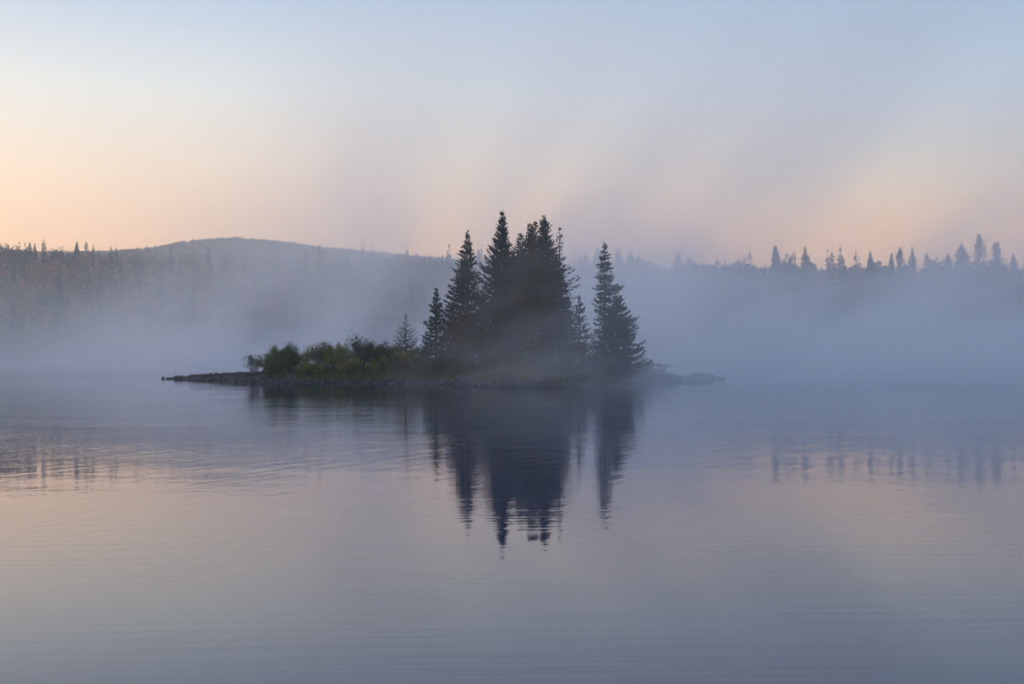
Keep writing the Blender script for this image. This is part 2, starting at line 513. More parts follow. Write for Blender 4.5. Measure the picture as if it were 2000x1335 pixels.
# --- the conifers of the island
IT = [
 ('spruce_tree', 852, 124, [(563, .5, .5), (573, 2, 2), (590, 8, 9), (620, 17, 15), (650, 22, 21), (690, 27, 27), (722, 30, 30)], SPR2, dict(whorl=.26, jag=.3),
  'small pointed spruce at the outer edge of the grove, next to the shrubs'),
 ('spruce_tree', 913, 127, [(452, .5, .5), (460, 3, 3), (480, 8, 8), (492, 14, 11), (510, 18, 14), (532, 24, 19), (560, 35, 24), (590, 40, 28), (640, 42, 35), (715, 40, 38)], SPR, dict(jag=.3),
  'dark full spruce with upswept branches, standing apart beside the tallest tree'),
 ('spruce_tree', 981, 128, [(413, 1, 1), (419, 4, 4), (430, 6, 7), (442, 10, 9), (458, 15, 11), (475, 19, 13), (492, 29, 20), (515, 36, 25), (535, 41, 28), (570, 46, 30), (620, 46, 34), (700, 40, 36)], SPR, dict(nb=8, asc=(50, 2), jag=.3),
  'tallest spruce of the island with a narrow blunt cone-laden tip'),
 ('spruce_tree', 1017, 132, [(455, 1, 1), (461, 5, 5), (470, 8, 8), (482, 10, 11), (500, 14, 14), (540, 24, 24), (600, 34, 34), (690, 38, 38)], SPR, dict(),
  'spruce with a short stubby top tucked behind the brownish one'),
 ('spruce_tree', 1037, 127, [(439, 2, 2), (444, 6, 5), (458, 8, 8), (472, 10, 9), (490, 13, 13), (530, 24, 22), (580, 30, 28), (680, 32, 32)], BRN, dict(nb=9, fol=1.2, hue=.35),
  'olive brown cone-laden spruce in the middle of the grove'),
 ('spruce_tree', 1045.5, 134, [(432, 1, 1), (437, 3, 3), (447, 4, 4), (462, 5, 5), (480, 9, 9), (520, 20, 20), (600, 30, 30), (690, 34, 34)], BRN, dict(),
  'slim spruce spire showing just behind the olive brown spruce'),
 ('spruce_tree', 1062, 129, [(423, .7, .7), (428, 2, 2), (431, 6, 6), (441, 9, 11), (454, 9, 11), (462, 10, 12), (475, 13, 18), (488, 14, 25), (505, 16, 28), (532, 22, 30), (580, 30, 32), (680, 34, 34)], SPR, dict(nb=9, fol=1.15),
  'big spruce with a broad club-shaped crown at the top of the grove'),
 ('spruce_tree', 1093, 125, [(445, .5, .5), (450, 3.5, 3.5), (461, 6, 6), (474, 5, 5), (488, 3, 4), (498, 3, 6), (505, 6, 14), (515, 9, 22), (528, 11, 22), (545, 12, 36), (558, 13, 37), (578, 14, 34), (592, 15, 18), (630, 20, 22), (690, 24, 26)], SPR,
  dict(nb=5, fol=.55, dens=.8, jag=.4, asc=(25, -6), leaf=.10, whorl=.34), 'spindly half-bare spruce with a tufted tip and drooping side branches'),
 ('spruce_tree', 1131, 124, [(578, .3, .3), (588, 1, 1), (596, 8, 9), (612, 10, 12), (630, 14, 16), (660, 22, 23), (700, 28, 30), (722, 30, 30)], SPR2, dict(fol=.8, whorl=.34),
  'young spruce with a long bare leader in the gap of the grove'),
 ('spruce_tree', 1181, 124, [(473, .5, .5), (480, 3, 3), (492, 6, 9), (506, 13, 16), (519, 15, 17), (532, 14, 18), (543, 18, 25), (557, 18, 33), (572, 22, 41), (584, 21, 31), (596, 27, 22), (625, 22, 22), (690, 25, 25)], SPR,
  dict(nb=6, fol=1.0, dens=1.0, jag=.34, tier=.95, asc=(12, -8), whorl=.30), 'lone tall spruce with open layered branches and a narrow tip'),
 ('spruce_tree', 1206, 122, [(578, 2, 2), (586, 8, 8), (603, 16, 16), (622, 24, 28), (650, 30, 36), (680, 34, 46), (705, 36, 50), (724, 34, 44)], SPR2, dict(nb=9, fol=1.3, asc=(30, -10)),
  'broad bushy spruce leaning against the lone layered spruce'),
 ('spruce_tree', 946, 134, [(560, 1, 1), (580, 10, 10), (620, 20, 20), (690, 30, 30)], SPR, dict(), 'half-hidden spruce filling the gap behind the tallest tree'),
 ('spruce_tree', 1002, 136, [(490, 1, 1), (505, 8, 8), (550, 20, 20), (620, 30, 30), (690, 36, 36)], SPR, dict(), 'spruce hidden between the tallest tree and the stubby one'),
 ('spruce_tree', 1084, 136, [(497, 2, 2), (510, 12, 10), (550, 22, 18), (620, 30, 26), (690, 34, 30)], SPR, dict(), 'spruce hidden behind the club-topped tree'),
 ('spruce_tree', 1108, 131, [(578, 1, 1), (592, 8, 8), (615, 14, 14), (650, 20, 20), (700, 28, 28)], SPR, dict(), 'short spruce behind the spindly half-bare tree'),
 ('spruce_tree', 882, 130, [(592, 1, 1), (606, 8, 8), (640, 18, 18), (700, 28, 28)], SPR2, dict(), 'low spruce between the small pointed one and the full one'),
 ('spruce_tree', 1062, 121, [(608, 1, 1), (625, 10, 9), (660, 20, 20), (720, 30, 30)], (0.022, .036, .026), dict(), 'young spruce in front of the club-topped tree, veiled in mist'),
 ('spruce_tree', 966, 122, [(622, 1, 1), (640, 10, 10), (670, 20, 20), (722, 30, 30)], (0.022, .036, .028), dict(), 'young bluish spruce at the foot of the tallest tree'),
 ('spruce_tree', 1160, 130, [(652, 1, 1), (668, 9, 9), (690, 18, 18), (722, 24, 24)], SPR2, dict(), 'knee-high spruce between the young leader spruce and the lone one'),
]
for i, (nm, px, d, rows, col, kw, lab) in enumerate(IT):
    conifer(nm, px, d, rows, gz(px, d), 100 + i, col, lab, group='conifers of the island', **kw)
conifer('dead_sapling', 793, 127, [(612, .5, .5), (622, 5, 5), (636, 13, 12), (652, 22, 20), (668, 27, 29), (682, 28, 30)], gz(793, 127), 160, SPR,
        'leafless grey conifer sapling standing above the shrubs', fol=0, nb=6, asc=(40, 8), whorl=.22, trunk_r=.05)

# --- broadleaf bushes and little trees
GRN, OLV, YEL, RED = (0.120, 0.160, 0.032), (0.225, 0.212, 0.044), (0.285, 0.238, 0.046), (0.075, 0.046, 0.026)
SH = [
 ('willow_shrub', 496, 131, 689, 44, dict(col=(.13, .15, .06), stems=26, leaves=900, bark=M_PALE, bare_low=.45, leaf=.11), 'outermost shrub by the gravel spit, pale stems and thin leaves'),
 ('willow_shrub', 540, 128.5, 676, 58, dict(col=GRN, col2=(.13, .150, .034), leaves=4200, bare_low=.08), 'dense dark green shrub beside the pale-stemmed one'),
 ('willow_shrub', 566, 129, 671, 46, dict(col=(.085, .120, .028), leaves=3400, bare_low=.08), 'taller dark green shrub touching the dense one'),
 ('alder_shrub', 592, 130.5, 680, 46, dict(col=OLV, stems=22, leaves=1500, bark=M_PALE, bare_low=.5), 'thin olive shrub on bare whitish stems'),
 ('alder_shrub', 622, 130, 665, 52, dict(col=(.10, .125, .028), col2=OLV, stems=24, leaves=2600, bark=M_PALE, bare_low=.42), 'round-topped olive green shrub on whitish stems'),
 ('alder_shrub', 664, 129, 669, 64, dict(col=OLV, col2=GRN, leaves=3600, bare_low=.1), 'wide yellowish green shrub in the middle of the shrub row'),
 ('alder_shrub', 706, 130, 645, 62, dict(col=(.075, .095, .040), leaves=2300, stems=26, bare_low=.05, top_bare=.45), 'tall grey-green shrub with a spray of bare twigs on top'),
 ('alder_shrub', 728, 128, 672, 44, dict(col=(.075, .095, .040), leaves=2300, bare_low=.05), 'low grey-green shrub under the twiggy one'),
 ('alder_shrub', 763, 130, 662, 58, dict(col=(.085, .10, .04), col2=OLV, leaves=2800, bare_low=.1), 'grey-green shrub at the foot of the leafless sapling'),
 ('alder_shrub', 792, 125.5, 683, 64, dict(col=YEL, col2=(.11, .12, .03), leaves=3200, bare_low=.05), 'yellow-olive shrub in front of the leafless sapling'),
 ('alder_shrub', 742, 125.5, 694, 46, dict(col=OLV, col2=GRN, leaves=2000, bare_low=.05), 'small olive shrub near the water below the twiggy one'),
 ('alder_shrub', 826, 122, 694, 50, dict(col=(.08, .10, .04), leaves=2200, bare_low=.05), 'misty green shrub at the foot of the small pointed spruce'),
 ('rowan_shrub', 905, 122, 606, 62, dict(col=RED, col2=(.10, .055, .025), leaves=2600, trunk=True, bare_low=.3, leaf=.12), 'rusty red young tree in front of the full spruce'),
 ('birch_sapling', 938, 120.5, 632, 60, dict(col=(.035, .075, .028), leaves=3000, trunk=True, bare_low=.12, leaf=.12), 'fresh green young broadleaf tree at the grove edge'),
 ('birch_tree', 1040, 121.5, 535, 64, dict(col=(.06, .062, .02), col2=(.085, .07, .02), leaves=4200, trunk=True, bare_low=.2, leaf=.12), 'olive birch with a slim stem in the heart of the grove'),
 ('birch_tree', 1000, 123, 575, 60, dict(col=(.055, .062, .024), leaves=3000, trunk=True, bare_low=.25, leaf=.12), 'thin olive young birch beside the olive birch'),
 ('rowan_shrub', 1137, 120.5, 662, 30, dict(col=(.12, .055, .028), leaves=600, trunk=True, bare_low=.4), 'small orange bush in the gap before the lone spruce'),
 ('alder_shrub', 870, 118.5, 690, 60, dict(col=(.05, .065, .028), leaves=2400, bare_low=.05), 'low green shrub at the waterside below the full spruce'),
 ('alder_shrub', 985, 117, 690, 70, dict(col=(.04, .055, .03), leaves=2600, bare_low=.05), 'dark low shrub at the waterside below the tallest tree'),
 ('alder_shrub', 1050, 117, 682, 70, dict(col=(.04, .055, .03), leaves=2600, bare_low=.05), 'dark low shrub at the waterside below the club-topped spruce'),
 ('alder_shrub', 1110, 118, 688, 66, dict(col=(.04, .052, .03), leaves=2400, bare_low=.05), 'dark low shrub at the waterside below the young leader spruce'),
 ('alder_shrub', 1160, 121, 694, 60, dict(col=(.038, .05, .03), leaves=2200, bare_low=.05), 'dark low shrub at the waterside below the lone spruce'),
 ('alder_shrub', 1215, 123, 700, 60, dict(col=(.036, .05, .03), leaves=2000, bare_low=.05), 'low shrub hugging the outer foot of the broad bushy spruce'),
 ('alder_shrub', 529, 127, 704, 30, dict(col=(.10, .13, .03), leaves=1800, bare_low=.02), 'knee-high green bush at the foot of the dense dark green shrub'),
 ('alder_shrub', 606, 127, 703, 60, dict(col=OLV, col2=GRN, leaves=2200, bare_low=.02), 'low bush in front of the whitish-stemmed shrubs'),
 ('alder_shrub', 645, 133, 676, 56, dict(col=(.085, .10, .035), leaves=2600, bare_low=.05), 'shrub at the back between the round-topped and the wide one'),
 ('alder_shrub', 686, 126, 697, 56, dict(col=OLV, leaves=2400, bare_low=.02), 'low olive bush in front of the wide yellowish green shrub'),
 ('alder_shrub', 748, 133, 676, 60, dict(col=(.075, .092, .04), leaves=2800, bare_low=.05), 'shrub at the back between the twiggy one and the sapling'),
 ('alder_shrub', 818, 127, 672, 44, dict(col=(.08, .095, .04), leaves=2200, bare_low=.05), 'shrub squeezed between the sapling and the small pointed spruce'),
 ('alder_shrub', 900, 116.5, 706, 56, dict(col=(.075, .09, .035), leaves=2000, bare_low=.02), 'low bush by the water below the rusty red young tree'),
 ('alder_shrub', 940, 116, 702, 60, dict(col=(.065, .085, .035), leaves=2200, bare_low=.02), 'low bush by the water below the fresh green young tree'),
 ('alder_shrub', 848, 118.5, 704, 56, dict(col=(.085, .095, .035), leaves=2000, bare_low=.02), 'low olive bush by the water below the small pointed spruce'),
 ('alder_shrub', 1020, 115.5, 700, 60, dict(col=(.06, .08, .04), leaves=2000, bare_low=.02), 'low bush by the water between the tallest and the club-topped tree'),
 ('alder_shrub', 1085, 115.5, 700, 60, dict(col=(.055, .075, .04), leaves=2000, bare_low=.02), 'low bush by the water below the spindly half-bare spruce'),
 ('alder_shrub', 1188, 120, 706, 56, dict(col=(.055, .07, .04), leaves=1800, bare_low=.02), 'low bush by the water below the broad bushy spruce'),
 ('twiggy_shrub', 1258, 131, 692, 40, dict(col=(.035, .045, .03), leaves=700, stems=18, bare_low=.05), 'thin shrub where the grove slopes down to the log'),
 ('twiggy_shrub', 1278, 133, 706, 30, dict(col=(.035, .045, .03), leaves=160, stems=9, bare_low=.1), 'nearly bare twiggy shrub beside the fallen log'),
 ('twiggy_shrub', 1295, 134, 711, 18, dict(col=(.035, .045, .03), leaves=70, stems=6, bare_low=.1), 'outermost twiggy shrub over the tip of the fallen log'),
]
for i, (nm, px, d, py, wpx, kw, lab) in enumerate(SH):
    cat = 'tree' if ('tree' in nm or 'sapling' in nm) else 'shrub'
    shrub(nm, px, d, py, wpx, 300 + i, label=lab, cat=cat, group='broadleaf bushes of the island', **kw)

# --- fallen log on the right-hand shore
lg = MB()
zl = Z(713, 133)
lg.tube([(X(1225, 131), 131, zl + .10), (X(1262, 132), 132, zl + .08), (X(1290, 133), 133, zl + .02), (X(1312, 133.5), 133.5, zl - .05)], [.13, .11, .08, .035], 8)
for px, up in ((1250, .5), (1268, .7), (1284, .45)):
    lg.tube([(X(px, 132), 132, zl + .05), (X(px, 132) + .15, 132.1, zl + up), (X(px, 132) + .35, 132.1, zl + up * 1.3)], [.03, .02, .008], 4)
    lg.tube([(X(px + 5, 132), 132, zl + .03), (X(px + 5, 132) + .1, 132.1, zl - .5)], [.03, .015], 4)
tag(lg.build('fallen_log', M_BARK, smooth=True), 'bare fallen log jutting out over the shore beyond the grove', 'log')

# --- rocks
def rock(name, x, y, z, sx, sy, sz, seed, label, sub=3, flat=0.0):
    import bmesh
    bm = bmesh.new(); bmesh.ops.create_icosphere(bm, subdivisions=sub, radius=1)
    g = np.random.default_rng(seed); o1 = g.uniform(0, 50, 3)
    planes = [(unit(g.normal(0, 1, 3)), g.uniform(.55, .95)) for _ in range(9)]
    for v_ in bm.verts:
        p = np.array(v_.co)
        for nn, dd in planes:
            k = p @ nn - dd
            if k > 0: p = p - nn * k * 0.9
        p = p * (1 + 0.10 * float(vnoise(p[0] * 2 + o1[0], p[1] * 2 + p[2] * 1.7 + o1[1], seed, 3, 1.2)))
        v_.co = p * (sx, sy, sz)
    me = bpy.data.meshes.new(name); bm.to_mesh(me); bm.free(); me.materials.append(M_ROCK)
    o = bpy.data.objects.new(name, me); o.location = (x, y, z); o.rotation_euler = (g.uniform(-.1, .1), g.uniform(-.1, .1), g.uniform(-.4, .4))
    C.objects.link(o)
    return tag(o, label, 'rock', 'boulders along the shore')


RK = [  # px, waterline row, half width px, height m, label
 (571, 746.5, 11, .62, 'rounded boulder at the water below the dense green shrubs'),
 (514, 746.6, 4, .16, 'little dark stone lying in the water before the gravel spit'),
 (318, 739.2, 3, .22, 'small stone near the tip of the gravel spit'),
 (344, 738.2, 3.5, .10, 'flat stone just off the back of the gravel spit'),
 (444, 742.5, 5, .55, 'lumpy stone on the crest of the gravel spit'),
 (905, 751.5, 22, .60, 'long flat rock on the shore below the full spruce'),
 (942, 753, 17, .42, 'low wedge-shaped rock at the waterline below the green sapling'),
 (968, 752, 21, .66, 'pale slab on the shore below the tallest tree'),
 (1003, 753, 18, .55, 'broad slab on the shore beside the pale one'),
 (1040, 752.5, 14, .38, 'dim rock on the shore below the birch'),
 (860, 750.5, 12, .34, 'low rock at the waterline below the small pointed spruce'),
 (1268, 745.5, 14, .45, 'dim rock at the shore below the fallen log'),
 (1306, 743.2, 26, .62, 'low ledge running out below the fallen log'),
 (1338, 741.9, 22, .52, 'flat ledge joining the log shore to the big humped rock'),
 (1364, 741.0, 19, .92, 'big humped rock at the end of the island'),
 (1380, 740.6, 20, .62, 'sloping rock leaning on the big humped one'),
 (1399, 740.2, 17, .34, 'last low rock tapering into the water off the point'),
]
for i, (px, py, hw, ht, lab) in enumerate(RK):
    d = D(py) + 0.3; s = d / F
    if px == 444: d = 134.5; s = d / F
    z0 = max(-0.05, float(island_h(np.array([X(px, d)]), np.array([d]))[0]) * .6)
    rock('boulder' if hw > 6 else 'stone', X(px, d), d, z0, hw * s * 1.08, max(hw * s * .7, .12), ht * 1.1 if px != 444 else .18, 500 + i, lab)

# --- gravel, grass, drift twigs: too many to count
g = np.random.default_rng(21)
mb = MB()
ico = np.array([(0, 0, 1), (.9, 0, .2), (.28, .85, .25), (-.72, .53, .2), (-.72, -.53, .15), (.28, -.85, .2), (0, 0, -.7)])
icf = np.array([(0, 1, 2), (0, 2, 3), (0, 3, 4), (0, 4, 5), (0, 5, 1), (6, 2, 1), (6, 3, 2), (6, 4, 3), (6, 5, 4), (6, 1, 5)])
pts = np.stack([g.uniform(-34, 21, 40000), g.uniform(108, 150, 40000)], -1)
ds = shore_dist(pts[:, 0], pts[:, 1])
ok = (ds > -0.35) & ((ds < 1.5) | ((pts[:, 0] < -20) & (ds < 4)))
pts = pts[ok][:7000]; hz = island_h(pts[:, 0], pts[:, 1])
for (x_, y_), h_ in zip(pts, hz):
    s_ = 0.04 + 0.16 * g.random() ** 4
    ca, sa = math.cos(g.uniform(0, 6.28)), math.sin(g.uniform(0, 6.28))
    v_ = ico * g.uniform(.7, 1.2, (7, 1)) * (s_ * 1.3, s_, s_ * .8)
    v_ = np.stack([v_[:, 0] * ca - v_[:, 1] * sa, v_[:, 0] * sa + v_[:, 1] * ca, v_[:, 2]], -1) + (x_, y_, h_ + s_ * .15)
    mb.add(v_, icf, np.full(3, g.uniform(.5, 1.4)))
tag(mb.build('shore_gravel', M_GRAVEL), 'dark wet gravel and pebbles along the island shore', 'gravel', kind='stuff')

mb = MB()
n = 60000
pts = np.stack([g.uniform(-24, 15, n), g.uniform(110, 150, n)], -1)
ds = shore_dist(pts[:, 0], pts[:, 1])
dn = vnoise(pts[:, 0], pts[:, 1], 8, 3, .45)
ok = (ds > 0.75 + 0.6 * dn) & (g.random(n) < np.where(ds < 6, 1.0, 0.35)) & (pts[:, 0] > -21.8)
pts = pts[ok]; dn = dn[ok]; n = len(pts); hz = island_h(pts[:, 0], pts[:, 1])
hgt = g.uniform(.22, .60, n) * (1 + .4 * dn)
lean = g.normal(0, .35, (n, 2)) * hgt[:, None]
b0 = np.stack([pts[:, 0], pts[:, 1], hz - .03], -1)
tip = b0 + np.stack([lean[:, 0], lean[:, 1], hgt], -1)
cw = g.normal(0, 1, (n, 3)); cw[:, 2] = 0; cw = unit(cw) * .022
cmix = sm(dn + g.normal(0, .25, n) + 0.02 * (pts[:, 0] + 8), -.3, .5)[:, None]
gc = np.array([.080, .105, .024]) * (1 - cmix) + np.array([.150, .118, .036]) * cmix
midp = (b0 + tip) / 2 + np.stack([lean[:, 0] * -.12, lean[:, 1] * -.12, hgt * .06], -1)
v_ = np.stack([b0 - cw, b0 + cw, midp + cw * .8, tip, midp - cw * .8], 1).reshape(-1, 3)
k = np.arange(n)[:, None] * 5
mb.add(v_, np.concatenate([k + [[0, 1, 2]], k + [[0, 2, 4]], k + [[4, 2, 3]]]), np.repeat(gc * g.uniform(.7, 1.25, (n, 1)), 5, 0))
tag(mb.build('island_grass', M_LEAF), 'yellow-green grass and sedge along the bank under the shrubs', 'grass', kind='stuff')

# ------------------------------------------------------------------ the far forest
def stem_quads(top):
    """two crossed slivers for the stem"""
    c = np.array([(0, 0, top / 2)] * 2); u = np.array([(0, 0, top / 2)] * 2); w_ = np.array([(.022, 0, 0), (0, .022, 0)])
    return c, u, w_


def tmpl_conifer(g, n=80):
    """rough little conifer of height 1: boughs round a stem"""
    t = np.linspace(0.01, 0.97, n) ** 0.85
    a = np.arange(n) * 2.4 + g.uniform(-.5, .5, n); r = (0.015 + 0.205 * t) * g.uniform(.7, 1.1, n)
    hd = np.stack([np.cos(a), np.sin(a), -0.1 - .3 * t + .25 * (1 - t)], -1)
    cen = np.stack([np.cos(a) * r * .5, np.sin(a) * r * .5, 1 - t], -1)
    u = hd * (r * .6)[:, None]
    wv = unit(np.cross(u, g.normal(0, .4, (n, 3)) + [0, 0, 1])) * (0.012 + 0.034 * t)[:, None]
    wv[:, 2] += g.normal(0, .015, n)
    return tuple(np.concatenate(p) for p in zip((cen, u, wv), stem_quads(.85)))


def tmpl_broad(g, n=170, slim=0.30):
    """rounded broadleaf of height 1: overlapping lobes of leaves round one heart, skirts down to the ground"""
    lobes = unit(g.normal(0, 1, (8, 3))) * g.uniform(.15, .48, (8, 1))
    k = g.integers(0, 8, n)
    p = unit(g.normal(0, 1, (n, 3))) * (g.random((n, 1)) ** .45) * .55
    cen = (lobes[k] + p) * (slim, slim, .40) + (0, 0, .58)
    low = g.random(n) < .22
    cen[low, 2] *= g.uniform(.05, .6, low.sum())
    u = unit(g.normal(0, 1, (n, 3))) * .050; wv = unit(np.cross(u, g.normal(0, 1, (n, 3)))) * .042
    return tuple(np.concatenate(q) for q in zip((cen, u, wv), stem_quads(.7)))


def scatter(mb, x, y, h, kind, cols, T, g):
    z = far_h(x, y) - 0.4
    for i in range(len(x)):
        cen, u, wv = T[kind[i]][g.integers(0, len(T[kind[i]]))]
        a = g.uniform(0, 6.28); c_, s_ = math.cos(a), math.sin(a)
        M = np.array([[c_, s_, 0], [-s_, c_, 0], [0, 0, 1]]) * h[i]
        n = len(cen)
        mb.quads(cen @ M + (x[i], y[i], z[i]), u @ M, wv @ M, np.clip(cols[i] * g.uniform(.7, 1.3, (n, 1)), .004, 1))


g = np.random.default_rng(5)
T = {0: [tmpl_conifer(g) for _ in range(6)], 1: [tmpl_broad(g) for _ in range(6)]}
PAL = 1.8 * np.array([(.055, .060, .022), (.095, .075, .025), (.14, .085, .025), (.16, .06, .025), (.06, .075, .03), (.11, .095, .035)])


def forest(name, n, xr, yr, hr, label, T, pcon):
    x = g.uniform(*xr, n); y = g.uniform(*yr, n)
    ok = far_h(x, y) > 0.2
    x, y = x[ok], y[ok]; n = len(x)
    con = g.random(n) < pcon + 0.25 * vnoise(x, y, 9, 2, .03)
    h = g.uniform(*hr, n) * np.where(con, np.where(g.random(n) < .15, 1.2, .98), .92)
    sel = np.clip((sm(vnoise(x, y, 17, 3, .04), -.6, .6) * 6 + g.normal(0, 1.0, n)).astype(int), 0, 5)
    cols = np.where(con[:, None], np.array([[.024, .036, .022]]), PAL[sel]) * g.uniform(.8, 1.2, (n, 1))
    mb = MB(); scatter(mb, x, y, h, np.where(con, 0, 1), cols, T, g)
    tag(mb.build(name, M_LEAF), label, 'forest', kind='stuff')


forest('far_shore_forest', 4000, (-250, 250), (345, 452), (6.8, 13.6), 'mixed autumn forest along the far shore fading into mist', T, .26)
T2 = {0: [tmpl_conifer(g, 20) for _ in range(5)], 1: [tmpl_broad(g, 34, .55) for _ in range(5)]}
grow = lambda a: np.concatenate([a[:-2] * 1.7, a[-2:] * .8])                # larger leaf clumps for the far hill, stems kept short
for k in (0, 1): T2[k] = [(c, grow(u), grow(w_)) for c, u, w_ in T2[k]]
forest('hill_forest', 6500, (-400, 200), (800, 985), (5.5, 7.5), 'hazy forest covering the distant rounded hill', T2, .12)
# skyline trees that can be told apart, each with trunk and crown
SKYL = [  # photo column, top row, half width px at the crown's foot, distance, shape, label
 (58, 474, 7, 425, 'n', 'dark conifer with a drooping tip, first of the three above the near forest'),
 (68, 475, 6, 428, 'n', 'conifer in the middle of the three above the near forest'),
 (85, 468, 7, 424, 't', 'tallest of the three close conifers above the near forest'),
 (150, 472, 7, 426, 'n', 'pointed conifer alone on the skyline before the hill'),
 (168, 473, 7, 428, 't', 'knobby conifer just beside the pointed lone one before the hill'),
 (181, 483, 4, 426, 'n', 'tiny conifer tip after the knobby one before the hill'),
 (227, 484, 5, 427, 'n', 'small conifer where the near forest meets the hill'),
 (874, 490, 4, 440, 'n', 'faint thin spire on the skyline beside the full island spruce'),
 (935, 487, 8, 440, 'n', 'faint spire in the gap between the two tallest island spruces'),
 (1134, 496, 8, 430, 'n', 'pale spire first in the row behind the gap of the grove'),
 (1145, 493, 8, 428, 'n', 'pale spire second in the row behind the gap of the grove'),
 (1168, 483, 9, 430, 'n', 'pale pointed spire just behind the lone island spruce'),
 (1208, 484, 9, 428, 'n', 'pale sharp spire next after the lone island spruce'),
 (1232, 488, 9, 430, 'n', 'pale spire with a shouldered foot, second after the lone spruce'),
 (1246, 499, 8, 432, 'n', 'short pale conifer third after the lone spruce'),
 (1325, 493, 15, 430, 'w', 'wide feathery pale conifer standing alone on the skyline'),
 (1399, 507, 6, 428, 'n', 'small thin spire first after the wide feathery conifer'),
 (1416, 506, 6, 427, 'n', 'small thin spire second after the wide feathery conifer'),
 (1444, 505, 7, 428, 'n', 'small conifer midway on the far treeline'),
 (1515, 480, 12, 415, 'c', 'blunt bullet-shaped conifer rising from the far treeline'),
 (1572, 481, 11, 416, 's', 'thin-topped conifer with a spreading foot, next after the bullet-shaped one'),
 (1624, 495, 13, 414, 't', 'ragged pine with loose layered boughs on the far treeline'),
 (1645, 502, 9, 416, 't', 'smaller ragged conifer next to the ragged pine'),
 (1700, 491, 7, 412, 'n', 'narrow conifer after the two ragged ones'),
 (1741, 494, 6, 412, 'n', 'thin conifer beside the feathery broad one'),
 (1758, 483, 16, 411, 'w', 'broad feathery conifer with upswept boughs'),
 (1782, 484, 11, 410, 's', 'conifer with a knob-like narrow top over a domed crown'),
 (1811, 494, 9, 411, 't', 'conifer with a ball-shaped top'),
 (1852, 494, 11, 410, 'c', 'stout conifer between the ball-topped one and the needle-sharp one'),
 (1878, 473, 17, 408, 'x', 'needle-sharp conifer with a broad pale foot'),
 (1913, 457, 17, 402, 'T', 'tallest conifer of the far shore with open layered branches'),
 (1947, 472, 17, 404, 'T', 'second tall layered conifer just beside the tallest of the far shore'),
 (1979, 497, 14, 406, 'n', 'plain cone-shaped conifer last on the far treeline'),
]
for i, (px, py, hw, d, shp, lab) in enumerate(SKYL):
    bz = float(far_h(np.array([X(px, d)]), np.array([float(d)]))[0]) - .4
    foot = HOR - (bz + 1.5 - CAM_H) / d * F
    h_ = 46.0 if shp != 'T' else 66.0
    P = {'n': [(0, .05), (.12, .28), (.3, .55), (.6, .9), (1, 1)], 't': [(0, .1), (.05, .5), (.12, .35), (.2, .7), (.35, .6), (.6, 1), (1, 1)],
         'c': [(0, .03), (.08, .3), (.2, .55), (.45, .85), (1, 1)], 's': [(0, .03), (.08, .22), (.3, .36), (.42, .7), (.6, .95), (1, 1)],
         'w': [(0, .05), (.1, .35), (.2, .7), (.4, 1), (1, 1)], 'x': [(0, .03), (.15, .14), (.3, .5), (.5, .9), (1, 1)],
         'T': [(0, .05), (.05, .34), (.2, .5), (.4, .7), (.65, 1), (1, 1)]}[shp]
    hw *= 1.0 if shp == 'T' else 0.78 if hw > 9 else 1.15
    rows = [(py + a * h_, b * hw, b * hw) for a, b in P] + [(foot, hw * 1.25, hw * 1.25)]
    op = shp in 'tTw'
    conifer('far_conifer', px, d, rows, bz, 700 + i, (.024, .034, .024), lab, group='conifers on the far skyline', whorl=.5 if not op else .95, nb=7, leaf=.26 if not op else .24,
            fol=.6 if not op else .45, asc=(40, 5) if shp != 'w' else (55, 40), jag=.25 if not op else .45, twig=.4)
g2 = np.random.default_rng(77)
for i, (px, py, wpx, d, lab) in enumerate([(6, 478, 42, 418, 'orange-brown broadleaf crown at the edge of the near forest'), (32, 481, 36, 420, 'rounded broadleaf crown before the three close conifers'),
                                           (112, 483, 40, 424, 'rounded broadleaf crown after the three close conifers'), (1540, 503, 44, 416, 'rounded crown between the bullet-shaped and the thin-topped conifer')]):
    bz = float(far_h(np.array([X(px, d)]), np.array([float(d)]))[0]) - .4
    shrub('far_broadleaf_tree', px, d, py, wpx, 900 + i, (.10, .06, .022) if i == 0 else (.055, .055, .025), lab, cat='tree', base=bz, stems=14, leaves=1500, leaf=.55, bare_low=.25, trunk=True,
          group='broadleaf crowns on the far skyline')

# ------------------------------------------------------------------ the air: even haze everywhere, mist banks on the lake
def box(name, lo, hi, mat):
    (a, b, c), (d, e, f) = lo, hi
    mb = MB()
    mb.add([(a, b, c), (d, b, c), (d, e, c), (a, e, c), (a, b, f), (d, b, f), (d, e, f), (a, e, f)],
           [(0, 3, 2, 1), (4, 5, 6, 7), (0, 1, 5, 4), (1, 2, 6, 5), (2, 3, 7, 6), (3, 0, 4, 7)])
    return mb.build(name, mat)


def air_material(name, color, aniso):
    m, t, o = new_mat(name)
    v = nd(t, 'ShaderNodeVolumePrincipled', i_Anisotropy=aniso)
    v.inputs['Color'].default_value = (*color, 1)
    lk(t, v.outputs[0], o.inputs['Volume'])
    m.cycles.volume_sampling = 'DISTANCE'
    return m, t, v


HAZE = 0.00042
m, t, v = air_material('haze_air', (0.93, 0.94, 0.97), 0.35)
v.inputs['Density'].default_value = HAZE
m.cycles.homogeneous_volume = True
haze = box('haze', (-1600, -450, -4.0), (1600, 1200, 104), m)
tag(haze, 'thin even dawn haze filling the air over the lake', 'haze', kind='stuff')


def coords(t):
    tcn = nd(t, 'ShaderNodeTexCoord'); s = nd(t, 'ShaderNodeSeparateXYZ')
    lk(t, tcn.outputs['Object'], s.inputs[0])
    return s.outputs[0], s.outputs[1], s.outputs[2]


